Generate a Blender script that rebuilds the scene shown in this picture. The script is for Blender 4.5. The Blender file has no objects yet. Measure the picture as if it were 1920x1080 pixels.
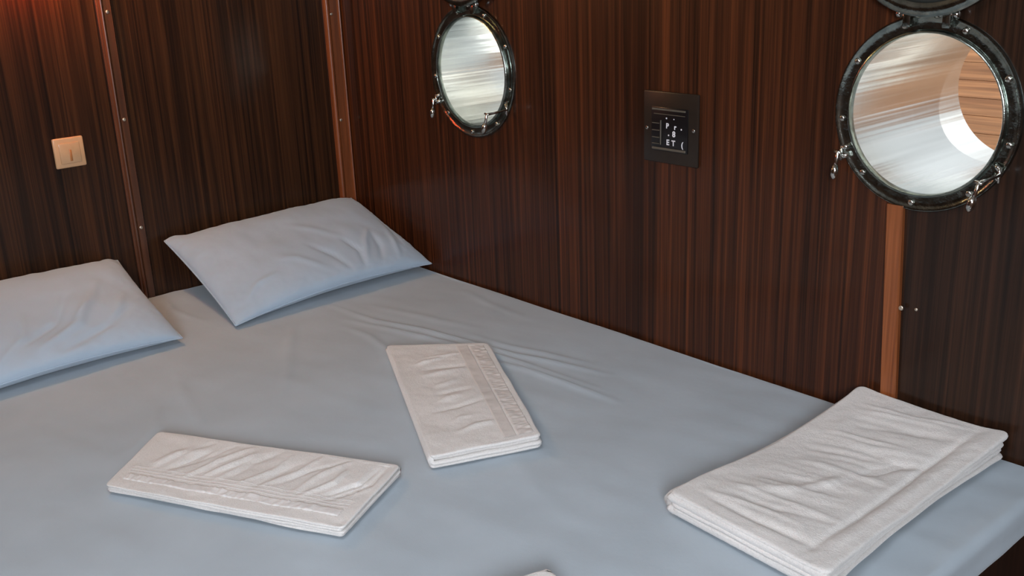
import bpy, bmesh, math, random
from mathutils import Vector, Matrix, noise
random.seed(7)
C = bpy.context.scene.collection
sc = bpy.context.scene

# ------------------------------------------------------------ camera, world, sun, lights, exposure
cd = bpy.data.cameras.new('camera'); cam = bpy.data.objects.new('camera', cd); C.objects.link(cam)
R = Vector((0.65956, 0.75066, -0.03851)); U = Vector((-0.21153, 0.23453, 0.94881)); F = Vector((-0.72127, 0.61765, -0.31348))
M4 = Matrix.Identity(4)
for i in range(3):
    M4[i][0] = R[i]; M4[i][1] = U[i]; M4[i][2] = -F[i]
M4[0][3], M4[1][3], M4[2][3] = 2.659, -1.6573, 0.8614
cam.matrix_world = M4
cd.sensor_width = 36; cd.lens = 1931.1 / 1920 * 36; cd.clip_start = 0.02
sc.camera = cam

sc.view_settings.view_transform = 'Standard'; sc.view_settings.look = 'None'
sc.view_settings.gamma = 1; sc.view_settings.use_curve_mapping = False
sc.view_settings.exposure = 0.0

w = bpy.data.worlds.new('world'); sc.world = w; w.use_nodes = True
w.node_tree.nodes['Background'].inputs[0].default_value = (0.93, 0.97, 1.0, 1)
w.node_tree.nodes['Background'].inputs[1].default_value = 0.95

def light(name, kind, loc, energy, color, size=None, target=None, sizey=None):
    ld = bpy.data.lights.new(name, kind); ld.energy = energy; ld.color = color
    o = bpy.data.objects.new(name, ld); C.objects.link(o); o.location = loc
    if kind == 'AREA':
        ld.shape = 'RECTANGLE'; ld.size = size; ld.size_y = sizey or size
    elif kind == 'POINT' and size: ld.shadow_soft_size = size
    if target is not None:
        o.rotation_euler = (Vector(target) - Vector(loc)).to_track_quat('-Z', 'Y').to_euler()
    return o
sun = light('sun', 'SUN', (5, 5, 8), 16.0, (1.0, 0.96, 0.90), target=(5 - 0.60, 5 - 0.34, 8 - 0.70))
sun.data.angle = 0.01
light('hatch_daylight', 'AREA', (2.05, -1.45, 1.5), 10, (0.84, 0.91, 1.0), 0.6, (1.9, -1.2, 0), 0.6)
light('doorway_daylight', 'AREA', (3.7, -2.6, 1.15), 72, (0.84, 0.91, 1.0), 0.8, (1.2, -0.7, 0.0), 0.7)
light('berth_lamp_light', 'POINT', (0.15, -0.86, 1.04), 9.0, (1.0, 0.70, 0.34), 0.035)
light('reading_lamp_light', 'POINT', (0.07, -0.86, 0.87), 2.6, (1.0, 0.05, 0.015), 0.03)

# ------------------------------------------------------------ helpers
def new_mat(name):
    m = bpy.data.materials.new(name); m.use_nodes = True
    nt = m.node_tree; b = nt.nodes['Principled BSDF']
    return m, nt, b
def node(nt, t, **kw):
    n = nt.nodes.new(t)
    for k, v in kw.items(): setattr(n, k, v)
    return n
def coords(nt, scale, rot=(0, 0, 0)):
    tc = node(nt, 'ShaderNodeTexCoord'); mp = node(nt, 'ShaderNodeMapping')
    mp.inputs['Scale'].default_value = scale; mp.inputs['Rotation'].default_value = rot
    nt.links.new(tc.outputs['Object'], mp.inputs[0]); return mp.outputs[0]
def noise_tex(nt, vec, scale, detail=4, rough=.55, dist=0):
    n = node(nt, 'ShaderNodeTexNoise'); n.inputs['Scale'].default_value = scale
    n.inputs['Detail'].default_value = detail; n.inputs['Roughness'].default_value = rough
    n.inputs['Distortion'].default_value = dist
    nt.links.new(vec, n.inputs['Vector']); return n.outputs['Fac']
def ramp(nt, fac, stops):
    r = node(nt, 'ShaderNodeValToRGB'); e = r.color_ramp.elements
    while len(e) < len(stops): e.new(.5)
    for k, (p, c) in enumerate(stops): e[k].position = p; e[k].color = (*c, 1)
    nt.links.new(fac, r.inputs[0]); return r.outputs[0]
def mix(nt, a, b, f, mode='MIX'):
    m = node(nt, 'ShaderNodeMix', data_type='RGBA', blend_type=mode)
    for s, v in ((6, a), (7, b), (0, f)):
        if hasattr(v, 'links'): nt.links.new(v, m.inputs[s])
        else: m.inputs[s].default_value = v if s == 0 else (*v, 1)
    return m.outputs[2]
def bump(nt, b, h, strength, dist=.001, prev=None):
    n = node(nt, 'ShaderNodeBump'); n.inputs['Strength'].default_value = strength; n.inputs['Distance'].default_value = dist
    nt.links.new(h, n.inputs['Height'])
    if prev: nt.links.new(prev, n.inputs['Normal'])
    nt.links.new(n.outputs[0], b.inputs['Normal']); return n.outputs[0]

def wood(name, dark, mid, light_, sx=1.0, gloss=.16, coat=.6, shift=0, axis='z', broad=1.0):
    """varnished ribbon-grain mahogany, grain running along one axis"""
    m, nt, b = new_mat(name)
    def sc3(across, along):
        return {'z': (across, across, along), 'x': (along, across, across)}[axis]
    v1 = coords(nt, sc3(7 * sx, .3)); v2 = coords(nt, sc3(78 * sx, .8)); v3 = coords(nt, sc3(240 * sx, 5))
    n1 = noise_tex(nt, v1, 1, 3, .6, .25); n2 = noise_tex(nt, v2, 1, 3, .65, .4); n3 = noise_tex(nt, v3, 1, 2)
    base = ramp(nt, n2, [(.33, dark), (.50, mid), (.70, light_)])
    tone = ramp(nt, n1, [(.32, (.72, .70, .70)), (.52, (1, 1, 1)), (.70, (1.35, 1.27, 1.2))])
    c = mix(nt, base, tone, broad, 'MULTIPLY')
    fine = ramp(nt, n3, [(.35, (.72, .70, .70)), (.65, (1.15, 1.12, 1.1))])
    c = mix(nt, c, fine, .8, 'MULTIPLY')
    nt.links.new(c, b.inputs['Base Color'])
    b.inputs['Roughness'].default_value = .42
    b.inputs['Specular IOR Level'].default_value = .2
    b.inputs['Coat Weight'].default_value = coat; b.inputs['Coat Roughness'].default_value = gloss
    vn = coords(nt, (7, 7, 3)); nn = noise_tex(nt, vn, 1, 2)
    n = node(nt, 'ShaderNodeBump'); n.inputs['Strength'].default_value = .25; n.inputs['Distance'].default_value = .004
    nt.links.new(nn, n.inputs['Height']); nt.links.new(n.outputs[0], b.inputs['Coat Normal'])
    return m
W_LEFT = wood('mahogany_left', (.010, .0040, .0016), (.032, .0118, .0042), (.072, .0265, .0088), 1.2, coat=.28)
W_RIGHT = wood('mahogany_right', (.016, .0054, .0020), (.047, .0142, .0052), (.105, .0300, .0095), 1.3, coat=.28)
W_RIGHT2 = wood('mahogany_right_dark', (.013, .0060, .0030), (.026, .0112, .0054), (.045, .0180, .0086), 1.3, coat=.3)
W_TRIM = wood('mahogany_trim', (.13, .036, .011), (.19, .052, .015), (.25, .070, .021), .5, gloss=.30, coat=1, broad=.4)
W_TRIM1 = wood('mahogany_trim_brown', (.050, .019, .009), (.085, .030, .013), (.12, .042, .018), .5, gloss=.30, coat=1, broad=.4)
W_TRIMR = wood('mahogany_trim_orange', (.16, .045, .013), (.24, .070, .020), (.30, .095, .030), .8, gloss=.2, coat=.6, broad=.5)
W_BASE = wood('mahogany_bunk', (.012, .005, .003), (.028, .011, .006), (.045, .018, .009), 1.0)
W_PLANK = wood('teak_plank', (.15, .068, .032), (.22, .108, .052), (.30, .155, .080), .7, gloss=.3, coat=.2, axis='x', broad=.5)

def metal(name, col, rough, streak=False, b_amt=.15):
    m, nt, b = new_mat(name)
    b.inputs['Base Color'].default_value = (*col, 1); b.inputs['Metallic'].default_value = 1; b.inputs['Roughness'].default_value = rough
    if streak:
        v = coords(nt, (22, .22, 22)); n = noise_tex(nt, v, 1, 3, .6)
        p = bump(nt, b, n, .55, .010)
        v2 = coords(nt, (2, 22, 2)); n2 = noise_tex(nt, v2, 1, 2)
        bump(nt, b, n2, .12, .003, p)
        v3 = coords(nt, (14, .6, 14)); n3 = noise_tex(nt, v3, 1, 3)
        c = ramp(nt, n3, [(.4, tuple(x * .74 for x in col)), (.6, col)]); nt.links.new(c, b.inputs['Base Color'])
    else:
        v = coords(nt, (60, 60, 60)); n = noise_tex(nt, v, 1, 4); bump(nt, b, n, b_amt, .002)
        c = ramp(nt, n, [(.35, tuple(x * .6 for x in col)), (.65, col)]); nt.links.new(c, b.inputs['Base Color'])
    return m
M_FLANGE = metal('dark_reflection_chrome', (.30, .33, .30), .20, b_amt=.5)  # polished chrome; its dark green-grey reflections are put into the base colour
M_CHROME = metal('chrome', (.78, .78, .74), .14)
M_SCREW = metal('screw_steel', (.55, .53, .48), .25)
M_BRASS = metal('trim_screw', (.95, .85, .70), .42)
M_TUBE = metal('polished_aluminium', (.84, .87, .86), .27, True)

def plain(name, col, rough=.5, coat=0, var=.12, sc_=40, spec=.5):
    m, nt, b = new_mat(name)
    n = noise_tex(nt, coords(nt, (sc_,) * 3), 1, 3)
    c = ramp(nt, n, [(.3, tuple(x * (1 - var) for x in col)), (.7, tuple(min(1, x * (1 + var)) for x in col))])
    nt.links.new(c, b.inputs['Base Color']); b.inputs['Roughness'].default_value = rough
    b.inputs['Coat Weight'].default_value = coat; b.inputs['Specular IOR Level'].default_value = spec
    return m
M_PLATE = plain('dark_brown_plastic', (.020, .013, .009), .35, spec=.4)
M_INSET = plain('black_plastic', (.006, .005, .006), .3)
M_LINE = plain('worn_edge', (.10, .085, .065), .4)
M_MARK = plain('white_print', (.78, .77, .80), .5)
M_SWITCH = plain('cream_plastic', (.62, .36, .19), .32, .3, .04)
M_SWITCH2 = plain('cream_plastic_rocker', (.58, .34, .18), .32, .3, .04)
M_RUBBER = plain('black_rubber', (.012, .014, .012), .5)
M_WHITE = plain('white_paint', (.80, .79, .76), .6)
M_CEIL = plain('ceiling_panel', (.62, .58, .52), .5)
M_FLOOR = wood('cabin_floor', (.03, .012, .006), (.07, .03, .015), (.10, .045, .02), .6, axis='x')
def lidglass():
    m, nt, b = new_mat('dark_glass')
    b.inputs['Base Color'].default_value = (.010, .022, .016, 1); b.inputs['Roughness'].default_value = .3
    b.inputs['Specular IOR Level'].default_value = .6
    n = noise_tex(nt, coords(nt, (9, 9, 9)), 1, 2); bump(nt, b, n, .05, .002)
    return m
M_GLASS = lidglass()

def cloth(name, col, weave=900, rough=.85, sheen=.25, bumpy=.25, blot=.05, pile=False):
    m, nt, b = new_mat(name)
    n0 = noise_tex(nt, coords(nt, (6, 6, 6)), 1, 3)
    c = ramp(nt, n0, [(.3, tuple(x * (1 - blot) for x in col)), (.7, tuple(min(1, x * (1 + blot)) for x in col))])
    b.inputs['Roughness'].default_value = rough; b.inputs['Sheen Weight'].default_value = sheen
    b.inputs['Specular IOR Level'].default_value = .15
    if pile:
        n1 = noise_tex(nt, coords(nt, (420,) * 3), 1, 3, .7); n2 = noise_tex(nt, coords(nt, (90, 90, 90)), 1, 3)
        p = bump(nt, b, n1, .55, .002); bump(nt, b, n2, .35, .003, p)
        c = mix(nt, c, ramp(nt, n1, [(.35, (.86, .85, .84)), (.6, (1, 1, 1))]), .8, 'MULTIPLY')
    else:
        n1 = noise_tex(nt, coords(nt, (weave, weave, weave)), 1, 2); n2 = noise_tex(nt, coords(nt, (38, 38, 38)), 1, 4, .6)
        p = bump(nt, b, n1, bumpy, .0006); bump(nt, b, n2, .16, .003, p)
    nt.links.new(c, b.inputs['Base Color'])
    return m
M_SHEET = cloth('blue_cotton_sheet', (.415, .475, .525))
M_PILLOW = cloth('blue_cotton_pillowcase', (.41, .50, .60))
M_TOWEL = cloth('white_terry', (.77, .735, .705), pile=True, rough=.95, sheen=.4)
M_BAND = cloth('woven_band', (.66, .61, .575), weave=700, bumpy=.8)
M_BAND1 = cloth('woven_band_light', (.74, .71, .69), weave=700, bumpy=.8)
M_MATT = cloth('mattress_ticking', (.5, .5, .5))

def bmn(): return bmesh.new()
def obj(name, bm, mat, parent=None, smooth=True):
    me = bpy.data.meshes.new(name)
    bmesh.ops.recalc_face_normals(bm, faces=bm.faces[:])
    if parent is not None:
        off = -parent_world(parent); bmesh.ops.translate(bm, verts=bm.verts[:], vec=off)
    bm.to_mesh(me); bm.free()
    if smooth:
        for p in me.polygons: p.use_smooth = True
    me.materials.append(mat)
    o = bpy.data.objects.new(name, me); C.objects.link(o)
    if parent is not None: o.parent = parent
    return o
def parent_world(o):
    v = Vector((0, 0, 0))
    while o is not None: v = v + o.location; o = o.parent
    return v
def autosharp(o, ang=35):
    me = o.data
    bm = bmn(); bm.from_mesh(me)
    for e in bm.edges:
        if len(e.link_faces) == 2 and e.calc_face_angle(0) > math.radians(ang): e.smooth = False
    bm.to_mesh(me); bm.free(); return o
def thing(name, label, cat, loc, group=None):
    o = bpy.data.objects.new(name, None); C.objects.link(o); o.location = loc; o.empty_display_size = .05
    o['label'] = label; o['category'] = cat
    if group: o['group'] = group
    return o
def tag(o, label, cat, group=None):
    o['label'] = label; o['category'] = cat
    if group: o['group'] = group
    return o
def struct(o): o['kind'] = 'structure'; return o
def box(bm, x0, x1, y0, y1, z0, z1, bev=0, seg=2):
    r = bmesh.ops.create_cube(bm, size=1)
    for v in r['verts']:
        v.co = Vector(((x0 + x1) / 2 + v.co.x * (x1 - x0), (y0 + y1) / 2 + v.co.y * (y1 - y0), (z0 + z1) / 2 + v.co.z * (z1 - z0)))
    if bev:
        es = {e for v in r['verts'] for e in v.link_edges}
        bmesh.ops.bevel(bm, geom=list(es), offset=bev, segments=seg, profile=.5, affect='EDGES')
    return bm
def lathe(bm, prof, c, n=96, axis='y', closed=True):
    """revolve (r, h) profile about an axis through c"""
    rings = []
    for r, h in prof:
        ring = []
        for k in range(n):
            a = 2 * math.pi * k / n
            if axis == 'y': p = (c[0] + r * math.cos(a), c[1] + h, c[2] + r * math.sin(a))
            elif axis == 'x': p = (c[0] + h, c[1] + r * math.cos(a), c[2] + r * math.sin(a))
            else: p = (c[0] + r * math.cos(a), c[1] + r * math.sin(a), c[2] + h)
            ring.append(bm.verts.new(p))
        rings.append(ring)
    m = len(rings)
    for i in range(m if closed else m - 1):
        a, b = rings[i], rings[(i + 1) % m]
        for k in range(n): bm.faces.new((a[k], a[(k + 1) % n], b[(k + 1) % n], b[k]))
    return bm
def capped(bm, prof, c, n=24, axis='y'):
    """revolve with both ends closed"""
    s = len(bm.verts); lathe(bm, prof, c, n, axis, closed=False); bm.verts.ensure_lookup_table()
    bm.faces.new([bm.verts[s + k] for k in range(n)]); e = len(bm.verts) - n
    bm.faces.new([bm.verts[e + k] for k in range(n)]); return bm
def tube(bm, pts, rad, n=12):
    """swept round bar with caps; rad may be a list"""
    pts = [Vector(p) for p in pts]; rings = []
    for i, p in enumerate(pts):
        d = (pts[min(i + 1, len(pts) - 1)] - pts[max(i - 1, 0)]).normalized()
        a = d.orthogonal().normalized() if i == 0 else (a0 - d * a0.dot(d)).normalized()
        a0 = a; b = d.cross(a); r = rad[i] if isinstance(rad, (list, tuple)) else rad
        rings.append([bm.verts.new(p + (a * math.cos(2 * math.pi * k / n) + b * math.sin(2 * math.pi * k / n)) * r) for k in range(n)])
    for i in range(len(rings) - 1):
        for k in range(n): bm.faces.new((rings[i][k], rings[i][(k + 1) % n], rings[i + 1][(k + 1) % n], rings[i + 1][k]))
    bm.faces.new(rings[0]); bm.faces.new(rings[-1]); return bm

# ------------------------------------------------------------ room shell
RX, RY, ZC, ZF, TD = 4.1, -3.0, 1.56, -0.62, 0.385   # extents, ceiling, floor, hull thickness
PORT = [(0.6048, 0.568), (1.8059, 0.568)]; RI = 0.1348; RO = 0.165

def drilled(bm, holes, y0, y1, r, name, mat, parent=None):
    """box with round holes bored along y"""
    o = obj(name, bm, mat, None, smooth=False)
    cb = bmn()
    for x, z in holes: capped(cb, [(r, y0), (r, y1)], (x, 0, z), 96)
    cut = obj('bore', cb, mat)
    md = o.modifiers.new('b', 'BOOLEAN'); md.object = cut; md.operation = 'DIFFERENCE'; md.solver = 'EXACT'
    bpy.context.view_layer.update()
    dg = bpy.context.evaluated_depsgraph_get()
    me = bpy.data.meshes.new_from_object(o.evaluated_get(dg))
    o.modifiers.clear(); o.data = me; bpy.data.objects.remove(cut)
    if parent is not None: o.parent = parent
    return o
bm = box(bmn(), -.3, RX + .3, .014, TD, ZF - .1, ZC + .1)
wall_r = struct(drilled(bm, PORT, -.1, .6, RI + .003, 'wall_right', M_WHITE))
PT = .0135
SEAM = 1.7725
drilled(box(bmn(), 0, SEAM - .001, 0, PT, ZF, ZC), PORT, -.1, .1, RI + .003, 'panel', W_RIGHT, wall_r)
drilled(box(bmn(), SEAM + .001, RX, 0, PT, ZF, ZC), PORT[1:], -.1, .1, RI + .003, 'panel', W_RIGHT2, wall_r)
wall_l = struct(obj('wall_left', box(bmn(), -.3, -.014, RY - .1, .014, ZF - .1, ZC + .1), M_WHITE, smooth=False))
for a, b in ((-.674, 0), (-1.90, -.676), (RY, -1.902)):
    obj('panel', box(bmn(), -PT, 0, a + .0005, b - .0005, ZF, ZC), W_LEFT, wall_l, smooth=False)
struct(obj('wall_back', box(bmn(), -.3, RX + .3, RY - .1, RY, ZF - .1, ZC + .1), plain('back_wall_varnish', (.16, .075, .04), .35), smooth=False))
struct(obj('wall_far', box(bmn(), RX, RX + .1, RY, .014, ZF - .1, ZC + .1), plain('far_wall_varnish', (.16, .075, .04), .35), smooth=False))
struct(obj('floor', box(bmn(), -.014, RX, RY, .014, ZF - .1, ZF), M_FLOOR, smooth=False))
struct(obj('ceiling', box(bmn(), -.014, RX, RY, .014, ZC, ZC + .1), M_CEIL, smooth=False))

# trims: profile (across, proud) swept up the wall
def trim(name, prof, z0, z1, place, mat, top_shift=0.0, n=2):
    bm = bmn(); rings = []
    for k in range(n):
        z = z0 + (z1 - z0) * k / (n - 1); s = top_shift * (z - z0) / (z1 - z0)
        rings.append([bm.verts.new(place(a + s, p, z)) for a, p in prof])
    m = len(prof)
    for i in range(n - 1):
        for k in range(m): bm.faces.new((rings[i][k], rings[i][(k + 1) % m], rings[i + 1][(k + 1) % m], rings[i + 1][k]))
    bm.faces.new(rings[0]); bm.faces.new(rings[-1])
    return struct(autosharp(obj(name, bm, mat), 40))
def arc(c0, c1, h, n=10, base=0):   # half-round moulding between two positions
    return [(c0 + (c1 - c0) * (1 - math.cos(math.pi * k / n)) / 2, base + h * math.sin(math.pi * k / n)) for k in range(n + 1)]
onl = lambda a, p, z: (p, a, z)
onr = lambda a, p, z: (a, -p, z)
flat = [(-.696, 0)] + [(-.696, .004), (-.694, .006)] + arc(-.691, -.681, .007, 6, .006) + [(-.679, .009), (-.662, .009), (-.6605, .007), (-.6605, 0)]
t1 = trim('trim_1', flat, ZF, ZC, onl, W_TRIM1)
corner = [(-.053, 0), (-.053, .006)] + arc(-.052, -.036, .010, 8, .005) + [(-.034, .009), (-.012, .009)] + arc(-.010, -.001, .007, 6, .009) + [(-.001, 0)]
t2 = trim('trim_2', corner, ZF, ZC, onl, W_TRIM)
hullt = [(1.775, 0), (1.775, .008), (1.7775, .0105), (1.8035, .0105), (1.806, .008), (1.806, 0)]
t3 = trim('trim_3', hullt, -.05, PORT[1][1] - RO + .006, onr, W_TRIMR, top_shift=-.020)
def small_screw(parent, c, axis, r=.0046, mat=M_BRASS, h=.0015):
    b = bmn(); s = 1 if axis == 'x' else -1
    capped(b, [(r, 0), (r, h * s * .5), (r * .7, h * s)], c, 12, axis); return obj('screw', b, mat, parent)
for z in (.749, .482, .196): small_screw(t1, (.009, -.672, z), 'x')
for z in (.70, .395): small_screw(t2, (.009, -.030, z), 'x')
small_screw(t3, (1.7993, -.0105, .225), 'y')
small_screw(wall_r, (1.8225, 0, .225), 'y', .003)

# ------------------------------------------------------------ portholes (the room's windows)
def porthole(name, cx, cz, label):
    e = struct(bpy.data.objects.new(name, None)); C.objects.link(e); e.location = (cx, 0, cz); e.empty_display_size = .05
    e['label'] = label
    c = (cx, 0, cz)
    fl = [(RI + .001, .002), (RI + .001, -.003), (.150, -.0035), (.158, -.0045), (.1605, -.0068), (.1635, -.0066), (RO, -.004), (RO, .0)]
    autosharp(obj('flange', lathe(bmn(), fl, c, 128), M_FLANGE, e), 50)
    rim = [(RI, .004), (RI, -.0095), (RI + .0012, -.0112), (RI + .0035, -.0108), (RI + .0055, -.008), (RI + .0065, -.002), (RI + .0065, .004)]
    autosharp(obj('inner_rim', lathe(bmn(), rim, c, 128), M_FLANGE, e), 50)
    tb = [(RI, .0042), (RI, TD + .006), (RI + .0028, TD + .006), (RI + .0028, .0042)]
    autosharp(obj('tube', lathe(bmn(), tb, c, 160), M_TUBE, e), 50)
    for k in range(9):
        a = math.radians(27 + 40 * k); r = .1515
        p = (cx + r * math.cos(a), -.0035, cz + r * math.sin(a))
        b = bmn(); capped(b, [(.0058, 0), (.0056, -.0022), (.0042, -.0036), (.0015, -.0042)], p, 16)
        s = obj('screw', b, M_SCREW, e)
    # hinge at the top: lugs, pin and knuckles
    hz = cz + .166
    b = bmn()
    for sx in (-.034, .034): box(b, cx + sx - .007, cx + sx + .007, -.022, -.002, hz - .022, hz + .004, .002)
    autosharp(obj('hinge_lug', b, M_FLANGE, e))
    obj('hinge_pin', tube(bmn(), [(cx - .046, -.017, hz), (cx + .046, -.017, hz)], .0045), M_CHROME, e)
    for sx in (-.049, -.017, .017, .049):
        b = bmn(); capped(b, [(.003, -.0045), (.0068, -.0035), (.0068, .0035), (.003, .0045)], (cx + sx, -.017, hz), 14, 'x'); obj('knuckle', b, M_CHROME, e)
    # opened cover: glass disc in a metal ring, folded up flat above the opening
    lz = cz + .166 + .1515
    ring = [(.134, -.012), (.134, -.030), (.139, -.034), (.150, -.034), (.156, -.029), (.156, -.014), (.152, -.010)]
    lid = autosharp(obj('cover_ring', lathe(bmn(), ring, (cx, 0, lz), 96), M_FLANGE, e), 45)
    b = bmn(); capped(b, [(.1355, -.016), (.1355, -.024)], (cx, 0, lz), 96); obj('cover_glass', b, M_GLASS, lid, smooth=False)
    gas = [(.125, -.024), (.125, -.0275), (.134, -.0285), (.1365, -.024)]
    obj('gasket', lathe(bmn(), gas, (cx, 0, lz), 96), M_RUBBER, lid)
    # left clamp swung aside and hanging, right clamp standing out into the room
    def clamp(a, arm, hang):
        px, pz = cx + .163 * math.cos(a), cz + .163 * math.sin(a); b = bmn()
        for dz in (-.008, .008):
            tube(b, [(cx + .150 * math.cos(a), -.006, cz + .150 * math.sin(a) + dz), (px, -.013, pz + dz)], [.005, .004], 10)
        br = obj('clamp_bracket', b, M_CHROME, e)
        obj('pivot_pin', tube(bmn(), [(px, -.013, pz - .013), (px, -.013, pz + .013)], .0028), M_CHROME, br)
        q0 = Vector((px, -.013, pz)); q1 = q0 + Vector(arm); q3 = q1 + Vector(hang); q2 = q1.lerp(q3, .3)
        bo = obj('swing_bolt', tube(bmn(), [q0, q0.lerp(q1, .9), q1, q2, q3], [.0032, .0036, .0036, .0032, .0028], 10), M_CHROME, e)
        n0 = q1.lerp(q3, .45)
        obj('grip_nut', tube(bmn(), [n0, n0.lerp(q3, .35), n0.lerp(q3, .75), n0.lerp(q3, 1.0)], [.0042, .0072, .0066, .0030], 12), M_CHROME, bo)
        c0 = q1 + Vector((0, 0, .001)); obj('cross_pin', tube(bmn(), [c0 + Vector((-.007, 0, .001)), c0 + Vector((.007, 0, -.001))], .0030, 8), M_CHROME, bo)
    clamp(math.radians(209), (-.004, -.006, .001), (-.002, -.006, -.048))
    clamp(math.radians(-30), (-.004, -.060, -.004), (-.010, -.006, -.046))
    return e
porthole('window_1', *PORT[0], 'round porthole nearer the room corner, seen at a slant, opened cover above')
porthole('window_2', *PORT[1], 'large round porthole at the right with orange wood visible through its metal tube')

# planking outside, seen through the right-hand porthole
bw = thing('bulwark', 'orange brown wooden planking outside the right porthole', 'bulwark', (1.5, 1.02, .222))
for k in range(9):
    z = .222 + k * .045
    bm = box(bmn(), -.6, 3.6, 1.0 + random.uniform(-.001, .001), 1.04, z + .0004, z + .0446, .0006, 1)
    obj('plank', bm, W_PLANK, bw, smooth=False)
obj('cap_rail', box(bmn(), -.6, 3.6, 1.0, 1.07, .628, .648, .008), W_PLANK, bw, smooth=False)
struct(obj('added_bounce_slab', box(bmn(), -.6, 3.6, TD + .002, 1.07, .17, .22), plain('pale_bounce_paint', (.55, .54, .50), .6), smooth=False))  # unseen slab added outside so the tube reflects something pale and sunlit

# ------------------------------------------------------------ bunk, mattress, sheet
BX, BY = 2.097, -1.78
bed = thing('bed', 'wide built-in wooden bunk with a mattress in the cabin corner', 'bed', (1.05, -.9, ZF))
obj('bunk_base', box(bmn(), .012, BX - .03, BY + .01, -.006, ZF + .001, -.0705, .004), W_BASE, bed, smooth=False)
obj('mattress', box(bmn(), .012, BX - .008, BY + .01, -.014, -.070, -.0065, .012, 3), M_MATT, bed)

def seg_dist(px, py, a, b):
    vx, vy = b[0] - a[0], b[1] - a[1]; L = vx * vx + vy * vy
    t = max(0, min(1, ((px - a[0]) * vx + (py - a[1]) * vy) / L))
    dx, dy = px - a[0] - vx * t, py - a[1] - vy * t
    return math.hypot(dx, dy), t
def ridge(px, py, line, wd, h):
    """smooth crease of half-width wd along a polyline, fading out at both ends"""
    best, bt = 9, 0; n = len(line) - 1
    xs = [q[0] for q in line]; ys = [q[1] for q in line]
    if px < min(xs) - 3 * wd or px > max(xs) + 3 * wd or py < min(ys) - 3 * wd or py > max(ys) + 3 * wd: return 0
    for i in range(n):
        d, t = seg_dist(px, py, line[i], line[i + 1])
        if d < best: best, bt = d, (i + t) / n
    return h * math.exp(-(best / wd) ** 2) * math.sin(math.pi * min(1, max(0, bt * .94 + .03))) ** .7
SHEET_R = [
    ([(.44, -.37), (.61, -.359), (.775, -.317), (.929, -.290), (1.04, -.272), (1.164, -.238), (1.27, -.205)], .008, .0052),
    ([(.56, -.40), (.73, -.362), (.90, -.325), (1.02, -.300), (1.14, -.290), (1.30, -.275)], .009, .0050),
    ([(.86, -.265), (.98, -.252), (1.09, -.222), (1.20, -.195)], .010, .0035),
    ([(1.00, -.335), (1.12, -.312), (1.261, -.300), (1.37, -.290)], .008, .0045),
    ([(.60, -.43), (.70, -.43), (.80, -.45), (.88, -.49)], .010, .0035),
    ([(.50, -.30), (.62, -.275), (.75, -.25), (.86, -.22)], .014, .0022),
    ([(.50, -.52), (.62, -.60), (.74, -.67), (.84, -.74)], .014, .0030),
    ([(.70, -.95), (.80, -1.00), (.88, -1.08)], .012, .0028),
    ([(.58, -.86), (.72, -.90), (.86, -.93)], .016, .0024),
    ([(.05, -.655), (.16, -.675), (.30, -.66)], .010, .0028),
    ([(.10, -.66), (.20, -.72), (.32, -.735)], .010, .0025),
    ([(.60, -.06), (.72, -.085), (.90, -.095)], .012, .0022),
    ([(1.30, -.55), (1.45, -.62), (1.60, -.66)], .02, .0015),
    ([(1.94, -.05), (1.97, -.25), (1.98, -.55)], .03, -.004),
]
def sheet():
    bm = bmn(); X = []; n = 330
    edge = BX
    for i in range(n + 1): X.append((.006 + (edge - .018 - .006) * i / n, 0))
    for k in range(1, 7):
        a = math.pi / 2 * k / 6; X.append((edge - .018 + .018 * math.sin(a), -.018 * (1 - math.cos(a))))
    X += [(edge + .001, -.026), (edge + .001, -.034), (edge + .001, -.043), (edge + .0025, -.050), (edge + .002, -.056), (edge - .003, -.060), (edge - .012, -.0635)]
    Y = []; m = 270
    for k in range(7, 0, -1):
        a = math.pi / 2 * k / 7; Y.append((-.014 + .010 * math.sin(a), -.010 * (1 - math.cos(a))))
    Y = [(-.004, -.055), (-.004, -.03)] + Y
    for j in range(m + 1): Y.append((-.014 + (BY + .014) * j / m, 0))
    Y += [(BY - .002, -.004), (BY - .004, -.02), (BY - .004, -.06)]
    V = []
    for (x, zx) in X:
        row = []
        for (y, zy) in Y:
            z = zx + zy
            if zx > -.02 and zy > -.02:
                f = 1 if (zx == 0 and zy == 0) else .3
                z += f * .0045 * noise.noise(Vector((x * 3.2, y * 3.2, 0))) + f * .0010 * noise.noise(Vector((x * 14, y * 22, 5)))
                z += f * .0016 * noise.noise(Vector((x * 5 + y * 3, y * 16 - x * 4, 9)))
                if f == 1:
                    for L, wd, h in SHEET_R: z += 1.3 * ridge(x, y, L, wd, h)
            xx = x
            if zx < -.02: xx += .003 * noise.noise(Vector((y * 9, 2, zx * 20)))
            row.append(bm.verts.new((xx, y, z)))
        V.append(row)
    for i in range(len(X) - 1):
        for j in range(len(Y) - 1): bm.faces.new((V[i][j], V[i + 1][j], V[i + 1][j + 1], V[i][j + 1]))
    return tag(obj('bed_sheet', bm, M_SHEET), 'pale blue grey fitted sheet stretched over the wide bed', 'sheet')
sheet()

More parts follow.
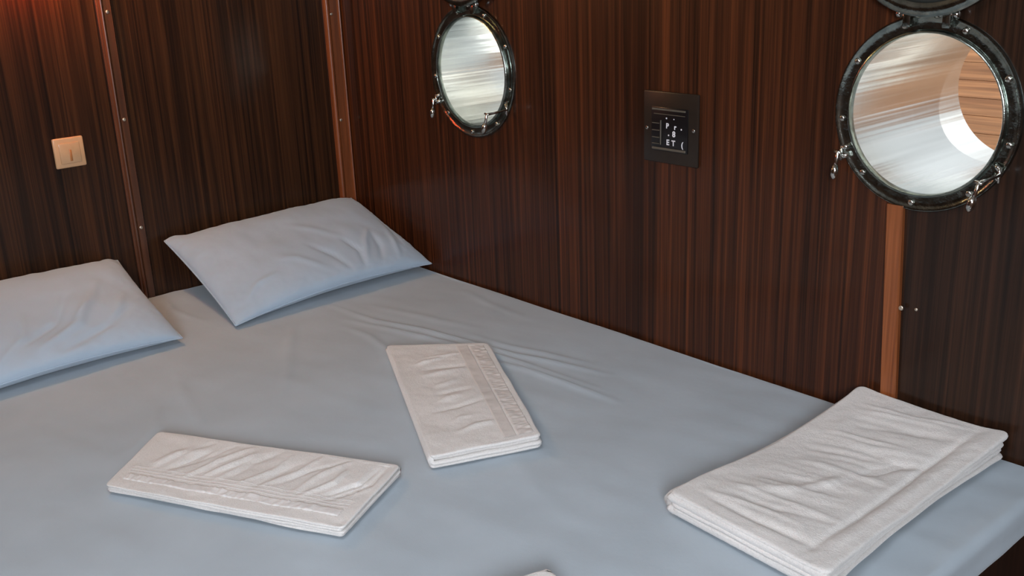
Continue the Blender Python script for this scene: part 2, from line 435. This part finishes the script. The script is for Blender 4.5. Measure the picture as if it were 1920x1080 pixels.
# ------------------------------------------------------------ pillows
def pillow(label, c4, thick, seed, creases, ear=0):
    """c4 = front-left, front-right, back-right, back-left seam corners"""
    FL, FR, BR_, BL = [Vector(c) for c in c4]
    ctr = (FL + FR + BR_ + BL) / 4; base = Vector((ctr.x, ctr.y, 0))
    t = thing('pillow', label, 'pillow', base, 'pillows at the head of the bed')
    N, Mv = 110, 80; bm = bmn(); L = (FR - FL).length; D = (BL - FL).length
    nrm = ((FR - FL).cross(BL - FL)).normalized()
    if nrm.z < 0: nrm = -nrm
    def pt(i, j, side):
        u = -math.cos(math.pi * i / N) ; v = -math.cos(math.pi * j / Mv)
        u = .55 * u + .45 * (2 * i / N - 1); v = .55 * v + .45 * (2 * j / Mv - 1)
        a, b = (u + 1) / 2, (v + 1) / 2
        # edges draw in a little between the ears
        au = .985 - .0 * 0; pin = .022 * (1 - v * v) ; pv = .030 * (1 - u * u)
        a = .5 + (a - .5) * (1 - pin); b = .5 + (b - .5) * (1 - pv)
        p = FL.lerp(FR, a).lerp(BL.lerp(BR_, a), b)
        prof = (max(0, 1 - abs(u) ** (4.5 if u > 0 else 2.8)) * max(0, 1 - abs(v) ** (2.6 if v < 0 else 3.2))) ** .5
        if ear: b += .035 * math.exp(-((a - (.045 if ear < 0 else .955)) / .035) ** 2) * b ** 6; p = FL.lerp(FR, a).lerp(BL.lerp(BR_, a), b)
        n1 = noise.noise(Vector((a * 4 + seed, b * 3, 0))) * .12 + noise.noise(Vector((a * 9 + seed, b * 7, 3))) * .04
        # pinched puckers that run in from the seams
        ed = min(1 - abs(u), 1 - abs(v)); puck = .0035 * math.exp(-ed * 9) * noise.noise(Vector((a * 34, b * 26, seed)))
        h = thick * prof * (1 + n1)
        if side > 0:
            cx, cy = a * L, b * D; w = 0
            for Ln, wd, hh in creases: w += ridge(cx, cy, Ln, wd, hh)
            h = h * .66 + (w + .0012 * noise.noise(Vector((cx * 30, cy * 18, seed))) + puck) * min(1, prof * 2.2)
            q = p + nrm * h
        else:
            q = p - nrm * h * .5
        q.z += .016 * (1 - u * u) * max(0, -v) ** 3
        q.z = max(q.z, .0085); q.x = max(q.x, .012); q.y = min(q.y, -.0075)
        return q
    top = [[None] * (Mv + 1) for _ in range(N + 1)]; bot = [[None] * (Mv + 1) for _ in range(N + 1)]
    for i in range(N + 1):
        for j in range(Mv + 1):
            top[i][j] = bm.verts.new(pt(i, j, 1))
            edge = i in (0, N) or j in (0, Mv)
            bot[i][j] = top[i][j] if edge else bm.verts.new(pt(i, j, -1))
    for i in range(N):
        for j in range(Mv):
            bm.faces.new((top[i][j], top[i + 1][j], top[i + 1][j + 1], top[i][j + 1]))
            bm.faces.new((bot[i][j], bot[i][j + 1], bot[i + 1][j + 1], bot[i + 1][j]))
    # seam path for the piping
    path = [top[i][0].co.copy() for i in range(0, N + 1, 2)] + [top[N][j].co.copy() for j in range(2, Mv + 1, 2)] + \
           [top[i][Mv].co.copy() for i in range(N - 2, -1, -2)] + [top[0][j].co.copy() for j in range(Mv - 2, 0, -2)]
    obj('pillowcase', bm, M_PILLOW, t)
    sb = bmn(); tube(sb, path + [path[0]], .0022, 8); obj('seam', sb, M_PILLOW, t)
    return t
pillow('pale blue pillow propped in the corner where the two wooden walls meet',
       [(.420, -.632, .012), (.402, -.020, .026), (.022, -.028, .158), (.030, -.622, .150)], .088, 1.0,
       [([(.40, .02), (.42, .09), (.40, .15)], .007, -.008), ([(.42, .05), (.46, .12), (.50, .17)], .008, .006), ([(.36, .03), (.34, .10), (.30, .16)], .008, -.006),
        ([(.46, .03), (.49, .09), (.50, .15)], .008, -.006), ([(.52, .03), (.54, .09), (.56, .16)], .008, .005), ([(.40, .16), (.36, .22), (.30, .27)], .012, .004),
        ([(.30, .05), (.24, .12), (.2, .14)], .010, .004), ([(.06, .05), (.10, .08), (.16, .09)], .008, .005), ([(.56, .08), (.58, .16), (.585, .24)], .007, -.004)], -1)
pillow('pale blue pillow below the light switch, cut off by the left frame edge',
       [(.440, -1.375, .012), (.418, -.768, .018), (.024, -.752, .124), (.024, -1.37, .132)], .085, 7.3,
       [([(.30, .05), (.40, .10), (.47, .22)], .012, .010), ([(.26, .07), (.36, .13), (.42, .24)], .008, -.007), ([(.34, .03), (.46, .07), (.53, .13)], .010, -.007),
        ([(.44, .04), (.50, .12), (.54, .20)], .010, .006), ([(.20, .03), (.28, .10), (.30, .18)], .010, .006), ([(.38, .10), (.46, .18), (.50, .27)], .008, .005)], 1)

# ------------------------------------------------------------ folded towels
def make_towel(label, c4, n_layers, total, folds, creases, seed, bands, radius=.010, jitter=.004, tf=None, base_fn=None, thick_bottom=1, group='white towels laid on the bed', cat='towel', out=None):
    """c4: corners s0t0, s1t0, s1t1, s0t1 in plan; s runs along the length. folds: sides closed by a rounded fold."""
    P = [Vector((x, y, 0)) for x, y in c4]
    ctr = sum(P, Vector()) / 4
    t_ = thing('folded_towel', label, cat, (ctr.x, ctr.y, 0), group)
    A = ((P[1] - P[0]).length + (P[2] - P[3]).length) / 4; B = ((P[3] - P[0]).length + (P[2] - P[1]).length) / 4
    tf = tf or (lambda s, t: 1); base_fn = base_fn or (lambda s, t: 0)
    outl = out or (lambda s, t: (0, 0))
    def plan(a, b):
        s, t = (a / A + 1) / 2, (b / B + 1) / 2
        ds, dt = outl(s, t); s += ds; t += dt
        return P[0].lerp(P[1], s).lerp(P[3].lerp(P[2], s), t), s, t
    def z_at(frac, s, t): return .0065 + base_fn(s, t) + total * frac * tf(s, t)
    tl = total / n_layers; bm = bmn(); rnd = random.Random(seed)
    def wr(a, b, i):
        z = .0022 * noise.noise(Vector((a * 16 + seed, b * 16, i))) + .0009 * noise.noise(Vector((a * 50, b * 50, i + seed)))
        for L, wd, h in creases: z += ridge(a, b, L, wd, h)
        return z
    def top_z(a, b):
        p, s, t = plan(a, b); return p, z_at(1, s, t) + wr(a, b, 0)
    for k in range(n_layers):
        top = k == n_layers - 1
        ja, jb = (0, 0) if top else (rnd.uniform(-jitter, jitter * .6), rnd.uniform(-jitter, jitter * .6))
        da, db = A + ja, B + jb; rr = radius * (1 if top else rnd.uniform(.7, 1.1))
        N, M_ = (130, 80) if top else (70, 44)
        re = tl * .6
        def co(i, j, sd):
            u = 2 * i / N - 1; v = 2 * j / M_ - 1
            u = math.copysign(1 - (1 - abs(u)) ** 1.35, u); v = math.copysign(1 - (1 - abs(v)) ** 1.35, v)
            a, b = u * da, v * db; d = min(da - abs(a), db - abs(b))
            # round the corners: concentric squares near the corner become arcs
            ca, cb = abs(a) - (da - rr), abs(b) - (db - rr)
            if ca > 0 and cb > 0:
                mx = max(ca, cb); ln = math.hypot(ca, cb); ca, cb = ca / ln * mx, cb / ln * mx
                a = math.copysign(da - rr + ca, a); b = math.copysign(db - rr + cb, b)
            wob = .0025 * noise.noise(Vector((a * 12, b * 12, k * 3.1 + seed)))
            prof = 1 if d >= re else math.sqrt(max(0, 1 - (1 - d / re) ** 2))
            p, s, t = plan(a + wob * (abs(u) > .9), b + wob * (abs(v) > .9))
            mid = z_at((k + .5) / n_layers, s, t); hf = total / n_layers * tf(s, t) * .5 * 1.02
            wv = wr(a, b, 0) if top else .0018 * noise.noise(Vector((a * 14, b * 14, k * 5 + seed)))
            if top and sd > 0: return Vector((p.x, p.y, mid + hf * prof + wv * (.25 + .75 * min(1, d / .012))))
            z = mid + sd * hf * prof + (wv * .25 if top else wv)
            return Vector((p.x, p.y, max(z, .0065)))
        T = [[None] * (M_ + 1) for _ in range(N + 1)]; Bt = [[None] * (M_ + 1) for _ in range(N + 1)]
        for i in range(N + 1):
            for j in range(M_ + 1):
                T[i][j] = bm.verts.new(co(i, j, 1))
                Bt[i][j] = T[i][j] if (i in (0, N) or j in (0, M_)) else bm.verts.new(co(i, j, -1))
        for i in range(N):
            for j in range(M_):
                bm.faces.new((T[i][j], T[i + 1][j], T[i + 1][j + 1], T[i][j + 1]))
                bm.faces.new((Bt[i][j], Bt[i][j + 1], Bt[i + 1][j + 1], Bt[i + 1][j]))
    for side, f0, f1 in folds:                        # rounded folds joining layer f0..f1 (fractions of the height)
        n = 60; rings = []
        for q in range(n + 1):
            g = -1 + 2 * q / n; g *= .985; ring = []
            for m in range(13):
                an = -math.pi / 2 + math.pi * m / 12
                out_ = math.cos(an) * (total * (f1 - f0) * .30 + .003)
                if side == 't0': a, b = g * A, -B + .007 - out_
                elif side == 't1': a, b = g * A, B - .007 + out_
                elif side == 's0': a, b = -A + .007 - out_, g * B
                else: a, b = A - .007 + out_, g * B
                p, s, t = plan(a, b)
                endf = min(1, (1 - abs(g)) / .04 + .25)
                fr = (f0 + f1) / 2 + math.sin(an) * (f1 - f0) / 2 * .97 * endf
                ring.append(bm.verts.new((p.x, p.y, max(.0065, z_at(fr, s, t) + .0008 * noise.noise(Vector((g * 20, m, seed)))))))
            rings.append(ring)
        for q in range(n):
            for m in range(12): bm.faces.new((rings[q][m], rings[q + 1][m], rings[q + 1][m + 1], rings[q][m + 1]))
        bm.faces.new(rings[0]); bm.faces.new(rings[-1])
    obj('cloth', bm, M_TOWEL, t_)
    # woven stripes: strips that lie on the top layer
    for (s0, s1, b0, b1, mat, amp, name) in bands:
        sb = bmn(); nS = 150; nB = max(2, int((b1 - b0) / .0022)) if s1 > s0 else 6; rows = []
        for i in range(nS + 1):
            row = []
            for j in range(nB + 1):
                if name.endswith('_across'): a, b = b0 + (b1 - b0) * j / nB, s0 + (s1 - s0) * i / nS
                else: a, b = s0 + (s1 - s0) * i / nS, b0 + (b1 - b0) * j / nB
                p, z = top_z(a, b); ed = 0 if j in (0, nB) else 1
                z += -.0015 + .0027 * ed + amp * noise.noise(Vector((a * 190, b * 60, seed)) if not name.endswith('_across') else Vector((a * 60, b * 190, seed)))
                row.append(sb.verts.new((p.x, p.y, z)))
            rows.append(row)
        for i in range(nS):
            for j in range(nB): sb.faces.new((rows[i][j], rows[i + 1][j], rows[i + 1][j + 1], rows[i][j + 1]))
        obj('woven_stripe', sb, mat, t_)
    return t_
def rand_creases(seed, n, A, B, across=True, slant=.02, wd=(.004, .008), h=(.0025, .005), b_rng=(-.7, .7)):
    r = random.Random(seed); out = []
    for k in range(n):
        c = -A * .85 + 1.7 * A * (k + r.uniform(.1, .9)) / n
        b0 = r.uniform(b_rng[0], b_rng[0] + .3) * B; b1 = r.uniform(b_rng[1] - .5, b_rng[1]) * B
        if across: L = [(c, b0), (c + slant * r.uniform(.3, 1), (b0 + b1) / 2), (c + slant * r.uniform(.8, 1.8), b1)]
        out.append((L, r.uniform(*wd), r.uniform(*h) * r.choice((1, 1, -1))))
    return out
# towel nearest the bottom left: front edge s0t0 -> s1t0
A1, B1 = .228, .085
make_towel('white hand towel at lower left, thin woven stripes along its front edge',
           [(1.005, -1.172), (1.425, -.962), (1.322, -.777), (.868, -1.020)], 4, .020,
           [('t1', 0, 1), ('t0', .0, .5)],
           rand_creases(11, 15, A1, B1, True, .05, (.003, .007), (.003, .007), (-.48, 1.15)) + [([(-.19, -.02), (-.16, .03), (-.12, .06)], .012, .006)],
           3, [(-.224, .224, -.050, -.046, M_BAND1, 0, 'line'), (-.224, .224, -.041, -.037, M_BAND1, 0, 'line'),
               (-.224, .222, -.030, -.026, M_BAND1, 0, 'line'), (-.222, .220, -.078, -.055, M_BAND1, .0022, 'band'),
               (-.045, .082, .200, .204, M_BAND1, 0, 'line_across'), (-.045, .082, .212, .216, M_BAND1, 0, 'line_across')],
           tf=lambda s, t: .62 + .38 * s)
A2, B2 = .253, .105
make_towel('white hand towel in mid bed, wide beige woven band along its right side',
           [(.832, -.470), (1.343, -.732), (1.420, -.540), (.987, -.303)], 4, .026,
           [('t0', 0, 1), ('t1', 0, .5)],
           rand_creases(23, 10, A2, B2, True, -.02, (.004, .008), (.003, .006), (-.7, .45)),
           5, [(-.250, .250, .036, .064, M_BAND, .0004, 'band'), (-.250, .250, .0642, .098, M_BAND, .0026, 'band')],
           tf=lambda s, t: .72 + .28 * s)
# bath towel at the right: s runs from the near side to the wall
def t3out(s, t):
    return (0, (-.05 * math.sin(math.pi * s) * (t > .0) * t))
make_towel('large thickly folded white bath towel at the foot of the bed against the wall',
           [(1.722, -.553), (1.733, -.014), (2.015, -.014), (2.022, -.572)], 5, .044,
           [('t0', 0, .98), ('s0', .0, .45), ('s0', .5, .95)],
           [([(-.25, .095), (-.10, .100), (.10, .095), (.25, .100)], .006, -.006), ([(-.25, .118), (0, .120), (.25, .120)], .010, .003),
            ([(-.235, -.10), (-.235, 0), (-.23, .10)], .008, -.006)] +
           rand_creases(31, 18, .27, .13, True, .03, (.004, .010), (.002, .0045), (-.85, .75)) +
           [([(-.18, -.09), (-.12, -.02), (-.05, .01), (.02, .02)], .010, .004), ([(.0, .02), (.08, .06), (.10, .09)], .012, -.006)],
           9, [], radius=.016, jitter=.007, tf=lambda s, t: .72 + .16 * math.cos(math.pi * 2 * s) + .34 * s ** 8 * (1 - t) ** 2 + .28 * s ** 8 * t ** 3, out=t3out)
# only the tip of this one reaches into the bottom of the frame
make_towel('white folded towel, only its rounded tip showing at the bottom frame edge',
           [(1.735, -.812), (2.06, -.98), (1.94, -1.37), (1.63, -1.25)], 4, .03,
           [('s0', 0, 1)], rand_creases(41, 8, .2, .18, True, .03), 13, [], radius=.03)

# ------------------------------------------------------------ control plate between the portholes
pl = thing('control_plate', 'dark brown control plate with white marks on the wall between the two portholes', 'control panel', (1.258, 0, .491))
autosharp(obj('plate', box(bmn(), 1.184, 1.332, -.006, -.0003, .416, .566, .003), M_PLATE, pl))
autosharp(obj('inset', box(bmn(), 1.208, 1.306, -.0085, -.005, .442, .534, .0015), M_INSET, pl))
def bar(x0, x1, z0, z1, y=-.0085, d=.0022, name='ridge', mat=M_LINE): return obj(name, box(bmn(), x0, x1, y - d, y + .0005, z0, z1, .0006, 1), mat, pl, smooth=False)
bar(1.211, 1.301, .5275, .5315); bar(1.216, 1.300, .5190, .5205); bar(1.211, 1.302, .4445, .4495)
for z in (.499, .484, .469, .456): bar(1.211, 1.231, z, z + .0018, name='slat')
bar(1.2335, 1.2362, .455, .507, name='divider')
for x, z in ((1.194, .487), (1.320, .492)):
    small_screw(pl, (x, -.006, z), 'y', .0042, M_SCREW, .0018)
def text(body, x, z, size, parent, mat, y=-.0088):
    cu = bpy.data.curves.new('t', 'FONT'); cu.body = body; cu.size = size; cu.align_x = 'CENTER'; cu.align_y = 'CENTER'; cu.extrude = .0002; cu.offset = size * .03
    to = bpy.data.objects.new('t', cu); C.objects.link(to); bpy.context.view_layer.update()
    me = bpy.data.meshes.new_from_object(to.evaluated_get(bpy.context.evaluated_depsgraph_get()))
    bpy.data.objects.remove(to)
    me.transform(Matrix.Translation((x, y, z)) @ Matrix.Rotation(math.pi / 2, 4, 'X'))
    me.transform(Matrix.Translation(-parent_world(parent)))
    me.materials.clear(); me.materials.append(mat)
    o = bpy.data.objects.new('lettering', me); C.objects.link(o); o.parent = parent; return o
for s, x, z, sz in (('.', 1.2500, .5170, .020), ('.', 1.2700, .5150, .014), ('P', 1.2525, .4960, .0150), ('r', 1.2735, .4950, .0150), ('.', 1.2900, .4965, .018),
                    ('.', 1.2560, .4815, .018), ('8', 1.2700, .4800, .0165), ('E', 1.2540, .4615, .0160), ('T', 1.2690, .4610, .0160), ('(', 1.2925, .4600, .0160)):
    text(s, x, z, sz, pl, M_MARK)

# ------------------------------------------------------------ light switch on the left wall
sw = thing('light_switch', 'square cream coloured light switch on the dark wood of the left wall', 'switch', (0, -.820, .4195))
autosharp(obj('plate', box(bmn(), .0003, .010, -.8575, -.7825, .382, .457, .004, 3), M_SWITCH, sw))
autosharp(obj('rocker', box(bmn(), .009, .0135, -.8455, -.7945, .393, .444, .002, 2), M_SWITCH2, sw))
obj('marker', box(bmn(), .0132, .0145, -.8225, -.8165, .399, .427, .0005, 1), plain('orange_marker', (.45, .17, .05), .4), sw)
